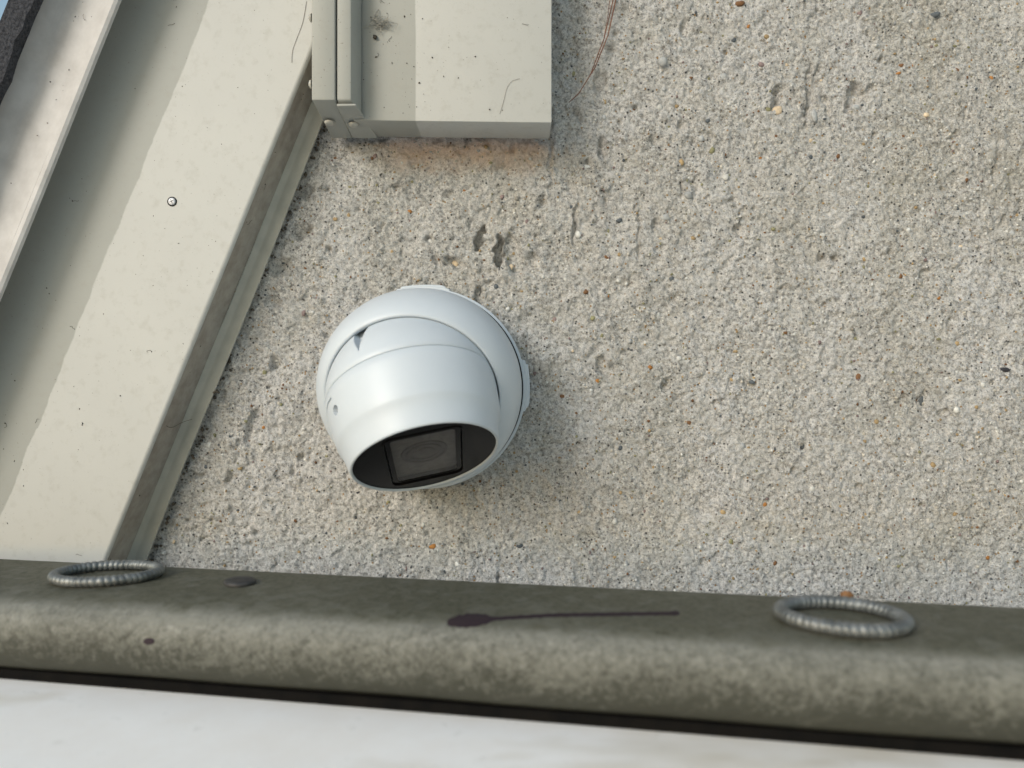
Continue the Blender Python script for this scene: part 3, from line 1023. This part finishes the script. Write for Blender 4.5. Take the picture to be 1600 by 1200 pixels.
def ring_strip(name, w0, h0, r0, w1, h1, r1, t0, t1, mat, parent):
    b_ = bmesh.new()
    a_, c_ = rrect(w0, h0, r0), rrect(w1, h1, r1)
    rr_ = []
    for lst, t in ((a_, t0), (a_, t1), (c_, t1), (c_, t0)):
        rr_.append([b_.verts.new(fpt(CX_ + u, CY_ + v, t)) for u, v in lst])
    for q in range(4):
        A_, B_ = rr_[q], rr_[(q + 1) % 4]
        for k in range(len(A_)): b_.faces.new((A_[k], B_[k], B_[(k + 1) % len(A_)], A_[(k + 1) % len(A_)]))
    return sharp(from_bm(name, b_, mat, parent, smooth=False))


# raised frame lines round the window, dark pane frame and the pane itself
ring_strip('window_frame', WW, WH_, 0.0052, WW - 0.0008, WH_ - 0.0008, 0.0046, -0.0009, 0.0005, M_black, front)
ring_strip('window_bezel', WW - 0.0014, WH_ - 0.0014, 0.0042, WW - 0.0036, WH_ - 0.0030, 0.0022, -0.0030, -0.0003, M_black, front)

t = NT('smoked_window_glass')
tb = t.n('ShaderNodeBsdfTransparent')
tb.inputs[0].default_value = (0.80, 0.79, 0.78, 1)
gb = t.n('ShaderNodeBsdfGlossy')
gb.inputs['Roughness'].default_value = 0.12
fr_ = t.n('ShaderNodeFresnel')
fr_.inputs['IOR'].default_value = 1.5
mx_ = t.n('ShaderNodeMixShader')
geo_ = t.n('ShaderNodeNewGeometry')
t.l(t.math('MULTIPLY', fr_.outputs[0], t.math('SUBTRACT', 1.0, geo_.outputs['Backfacing'])), mx_.inputs[0]); t.l(tb.outputs[0], mx_.inputs[1]); t.l(gb.outputs[0], mx_.inputs[2])
t.l(mx_.outputs[0], t.t.nodes['Material Output'].inputs['Surface'])
M_glass = t.m
bm = bmesh.new()
ow, oh = WW - 0.0037, WH_ - 0.0031
gr_ = rrect(ow, oh, 0.0021)
top_ = [bm.verts.new(fpt(u, v, -0.0006)) for u, v in gr_]
bot_ = [bm.verts.new(fpt(u, v, -0.0012)) for u, v in gr_]
bm.faces.new(top_)
bm.faces.new(bot_[::-1])
for k in range(len(top_)): bm.faces.new((top_[k], bot_[k], bot_[(k + 1) % len(top_)], top_[(k + 1) % len(top_)]))
from_bm('window_pane', bm, M_glass, front, smooth=False)
# lens group behind the pane
M_lensback = mat_simple('grey_lens_surround', (0.17, 0.166, 0.158), (0.26, 0.252, 0.24), 300, 0.5, bump=0.2, bscale=400)
bm = bmesh.new()
b_ = [bm.verts.new(fpt(u * 1.02, v * 1.02, -0.0032)) for u, v in gr_]
bm.faces.new(b_)
from_bm('lens_surround', bm, M_lensback, front, smooth=False)
lp = [(-0.0031, 0.0112), (-0.0026, 0.0110), (-0.0026, 0.0098), (-0.0030, 0.0096), (-0.0030, 0.0084), (-0.0025, 0.0082), (-0.0025, 0.0070), (-0.0029, 0.0067), (-0.0029, 0.0052), (-0.0024, 0.0050), (-0.0021, 0.0030), (-0.0019, 0)]
sharp(from_bm('lens', revolve_bm(lp, FO, BN, 64), M_lens, front), 30)


# recesses: cut the shells with small tapered cutters
def cut(target, bmc):
    bmesh.ops.recalc_face_normals(bmc, faces=bmc.faces)
    me_ = bpy.data.meshes.new('tmp')
    bmc.to_mesh(me_)
    bmc.free()
    co = bpy.data.objects.new('tmp', me_)
    COL.objects.link(co)
    m_ = target.modifiers.new('b', 'BOOLEAN')
    m_.operation = 'DIFFERENCE'
    m_.solver = 'EXACT'
    m_.object = co
    bpy.context.view_layer.update()
    dg = bpy.context.evaluated_depsgraph_get()
    nm = bpy.data.meshes.new_from_object(target.evaluated_get(dg))
    target.modifiers.clear()
    target.data = nm
    bpy.data.objects.remove(co)


def ball_hit(px, py):
    o_ = Vector((0, 0, Z0))
    d = (P(px, py, 1) - o_).normalized()
    L = BC - o_
    b = L.dot(d)
    disc = b * b - (L.length_squared - RB * RB)
    tt = b - math.sqrt(max(0, disc))
    return o_ + d * tt


def screw_recess(target, px, py, w, depth):
    p = ball_hit(px, py)
    n_ = (p - BC).normalized()
    cut(target, revolve_bm([(-depth, 0), (-depth, w * 0.8), (0.004, w * 1.05), (0.004, 0)], p, n_, 24))
    return p, n_


NOTCH = ball_hit(561, 533)
nn = (NOTCH - BC).normalized()
# a wedge-shaped thumb notch running off under the rim
pa, pb, pc = ball_hit(551, 530), ball_hit(573, 514), ball_hit(560, 552)
bm = bmesh.new()
base = [bm.verts.new(BC + (q - BC) * 1.06) for q in (pa, pb, pb + (pa - pc) * 0.5, pa + (pa - pc) * 0.5, pc)]
order = [base[4], base[1], base[2], base[3], base[0]]
inn = [bm.verts.new(BC + (q - BC) * 0.90 + (pb - pc) * 0.25) for q in (pc, pb, pb + (pa - pc) * 0.5, pa + (pa - pc) * 0.5, pa)]
bm.faces.new(order)
bm.faces.new(inn[::-1])
for k in range(5): bm.faces.new((order[k], inn[k], inn[(k + 1) % 5], order[(k + 1) % 5]))
cut(eye, bm)
sp_, sn_ = screw_recess(front, 524, 641, 0.0028, 0.0032)
cut(front, tube_bm([BC + (ball_hit(x, y) - BC) * 0.992 for x, y in ((511, 648), (510.5, 640), (512, 631), (517, 622))], 0.0007, 6))
sc2 = from_bm('set_screw', revolve_bm([(-0.0030, 0.0018), (-0.0020, 0.0017), (-0.0017, 0.0012), (-0.0017, 0)], sp_, sn_, 18), M_screw, front)
from_bm('hex_socket', revolve_bm([(-0.00165, 0.0008), (-0.00160, 0)], sp_, sn_, 6), M_seal, sc2)

# ------------------------------------------------------------------ loose bits
# brown pine needles caught on the wall
pn_ = thing('pine_needles', P(925, 80, 0.402), 'reddish brown dry pine needles caught beside the beige metal box', 'pine needles')
for (pts, rad) in (([(966, -40), (962, 0), (950, 55), (930, 105), (905, 145), (889, 160)], 0.00042),
                   ([(964, -40), (958, 0), (944, 60), (922, 118), (903, 148), (890, 159)], 0.00036),
                   ([(958, -40), (949, 30), (943, 62)], 0.00022)):
    q = []
    for k in range(len(pts) - 1):
        for j in range(6):
            f = j / 6
            q.append(P(pts[k][0] * (1 - f) + pts[k + 1][0] * f, pts[k][1] * (1 - f) + pts[k + 1][1] * f, 0.4035 + 0.004 * math.sin((k + f) * 0.8)))
    q.append(P(pts[-1][0], pts[-1][1], 0.4085))
    from_bm('needle', tube_bm(q, lambda f, r=rad: r * (1.0 - 0.5 * f), 6), M_needle, pn_)


def fibre(pts, d, r, label, cat='hair', mat=None, name='hair'):
    q = []
    n_ = len(pts)
    for k in range(n_ - 1):
        for j in range(5):
            f = j / 5
            p0, p1, p2, p3 = pts[max(k - 1, 0)], pts[k], pts[k + 1], pts[min(k + 2, n_ - 1)]
            xy = [0.5 * (2 * p1[i] + (p2[i] - p0[i]) * f + (2 * p0[i] - 5 * p1[i] + 4 * p2[i] - p3[i]) * f * f + (3 * p1[i] - p0[i] - 3 * p2[i] + p3[i]) * f ** 3) for i in (0, 1)]
            q.append(P(xy[0], xy[1], d))
    q.append(P(*pts[-1], d))
    o_ = from_bm(name, tube_bm(q, r, 5), mat or M_fibre)
    tag(o_, label, cat)
    return o_


fibre([(479, 2), (473, 35), (463, 62), (457, 80), (456, 98)], PD - 0.0006, 0.00009, 'thin curved brown hair stuck on the rake trim beside the box')
fibre([(812, 123), (800, 127), (792, 138), (787, 158), (781, 178)], FD - 0.0003, 0.00007, 'faint bent hair on the front of the beige box')
fibre([(343, 614), (338, 612), (333, 614)], 0.403, 0.0006, 'small black curl of debris poking out at the flange edge', 'debris', M_speck, 'debris_curl')
fibre([(300, 655), (285, 660), (268, 668), (258, 662), (262, 645), (270, 630)], 0.3935, 0.00013, 'fine cobweb strand looping across the brown fold of the rake trim', 'cobweb', M_speck, 'cobweb_strand')
# cobweb tuft on the box
tw = thing('cobweb_tuft', P(592, 38, FD - 0.002), 'fuzzy grey cobweb tuft with a dark crumb, high on the beige box', 'cobweb')
bm = bmesh.new()
for k in range(34):
    c0 = (592 + rng.gauss(0, 7), 36 + rng.gauss(0, 5))
    q = [P(c0[0] + rng.gauss(0, 5), c0[1] + rng.gauss(0, 4), FD - rng.uniform(0.0003, 0.003)) for _ in range(5)]
    tube_bm(q, 0.00010, 3, bm=bm)
o = from_bm('tuft', bm, M_web, tw)
tag(o, kind='stuff')
bm = bmesh.new()
bmesh.ops.create_icosphere(bm, subdivisions=2, radius=0.0012)
for v in bm.verts: v.co = v.co * rng.uniform(0.7, 1.2) + P(586, 58, FD - 0.0009)
from_bm('crumb', bm, M_speck, tw)
# leaf crumb behind the right ring
bm = bmesh.new()
bmesh.ops.create_icosphere(bm, subdivisions=2, radius=1)
cc = P(1323, 931, 0.2855)
for v in bm.verts:
    k_ = rng.uniform(0.75, 1.2)
    v.co = cc + Vector((v.co.x * 0.0026 * k_, v.co.y * 0.0016 * k_, v.co.z * 0.0022 * k_))
o = from_bm('leaf_bit', bm, M_leaf)
tag(o, 'tiny orange brown leaf bit at the back of the rail behind the right ring', 'leaf bit')


# specks of dirt lying on the painted metal
def specks(name, n, gen, parent):
    bm = bmesh.new()
    for _ in range(n):
        p = gen()
        if p is None: continue
        s_ = rng.choice([0.00018, 0.00022, 0.00028, 0.00035, 0.0005])
        m = rng.randint(4, 7)
        el_ = rng.uniform(0.4, 1.0)
        ro = rng.uniform(0, 6.3)
        ring_ = []
        for k in range(m):
            a = 2 * math.pi * k / m
            rr = s_ * rng.uniform(0.6, 1.3)
            x, z = rr * math.cos(a), rr * math.sin(a) * el_
            ring_.append(bm.verts.new(p + Vector((x * math.cos(ro) - z * math.sin(ro), 0, x * math.sin(ro) + z * math.cos(ro)))))
        c_ = bm.verts.new(p + Vector((0, -s_ * 0.6, 0)))
        for k in range(m): bm.faces.new((ring_[k], ring_[(k + 1) % m], c_))
        if rng.random() < 0.09:
            q = [p]
            dv = Vector((rng.gauss(0, 1), 0, rng.gauss(0, 1))).normalized() * 0.0006
            for _k in range(6):
                dv = Matrix.Rotation(rng.gauss(0, 0.7), 3, 'Y') @ dv
                q.append(q[-1] + dv)
            tube_bm(q, 0.00009, 3, bm=bm)
    o_ = from_bm(name, bm, M_speck, parent, smooth=False)
    tag(o_, kind='stuff')


def g_panel():
    p, s = rng.uniform(-0.25, PC - 0.002), rng.uniform(-0.20, 0.22)
    if rng.random() < 0.35: p = rng.uniform(-0.25, -0.215)
    v = TR(p, s, PD - 0.0005)
    return v if v.x < -0.104 else None


specks('dirt_specks', 120, g_panel, rt)


def g_ret():
    f = rng.uniform(0.1, 0.9)
    v = TR(PC + 0.0006 + 0.0004 * f, rng.uniform(-0.19, 0.19), PD + 0.002 + 0.017 * f)
    return v if v.x < -0.104 else None


specks('fold_specks', 60, g_ret, rt)
specks('box_specks', 70, lambda: Vector((rng.uniform(-0.077, 0.019) if rng.random() < 0.5 else rng.uniform(-0.077, -0.045), FD - 0.0003, rng.uniform(ZBOT + 0.002, Z0 + 0.21))), bx)
specks('drip_specks', 60, lambda: TR(rng.uniform(PL - 0.022, PL - 0.003), rng.uniform(-0.2, 0.1), 0.3705), de)
# dirt packed along the flange edge where it meets the concrete
bm = bmesh.new()
for k in range(170):
    s = rng.uniform(-0.16, 0.20)
    if 0.02 < s < 0.05 and rng.random() < 0.6: continue
    p0 = TR(PE + abs(rng.gauss(0.0004, 0.0012)), s, 0.4095 + rng.uniform(-0.002, 0.001))
    r_ = rng.uniform(0.0004, 0.0011)
    vs = bmesh.ops.create_icosphere(bm, subdivisions=1, radius=r_)['verts']
    for v in vs: v.co = v.co * rng.uniform(0.6, 1.3) + p0
o = from_bm('edge_dirt', bm, M_speck, rt)
tag(o, kind='stuff')
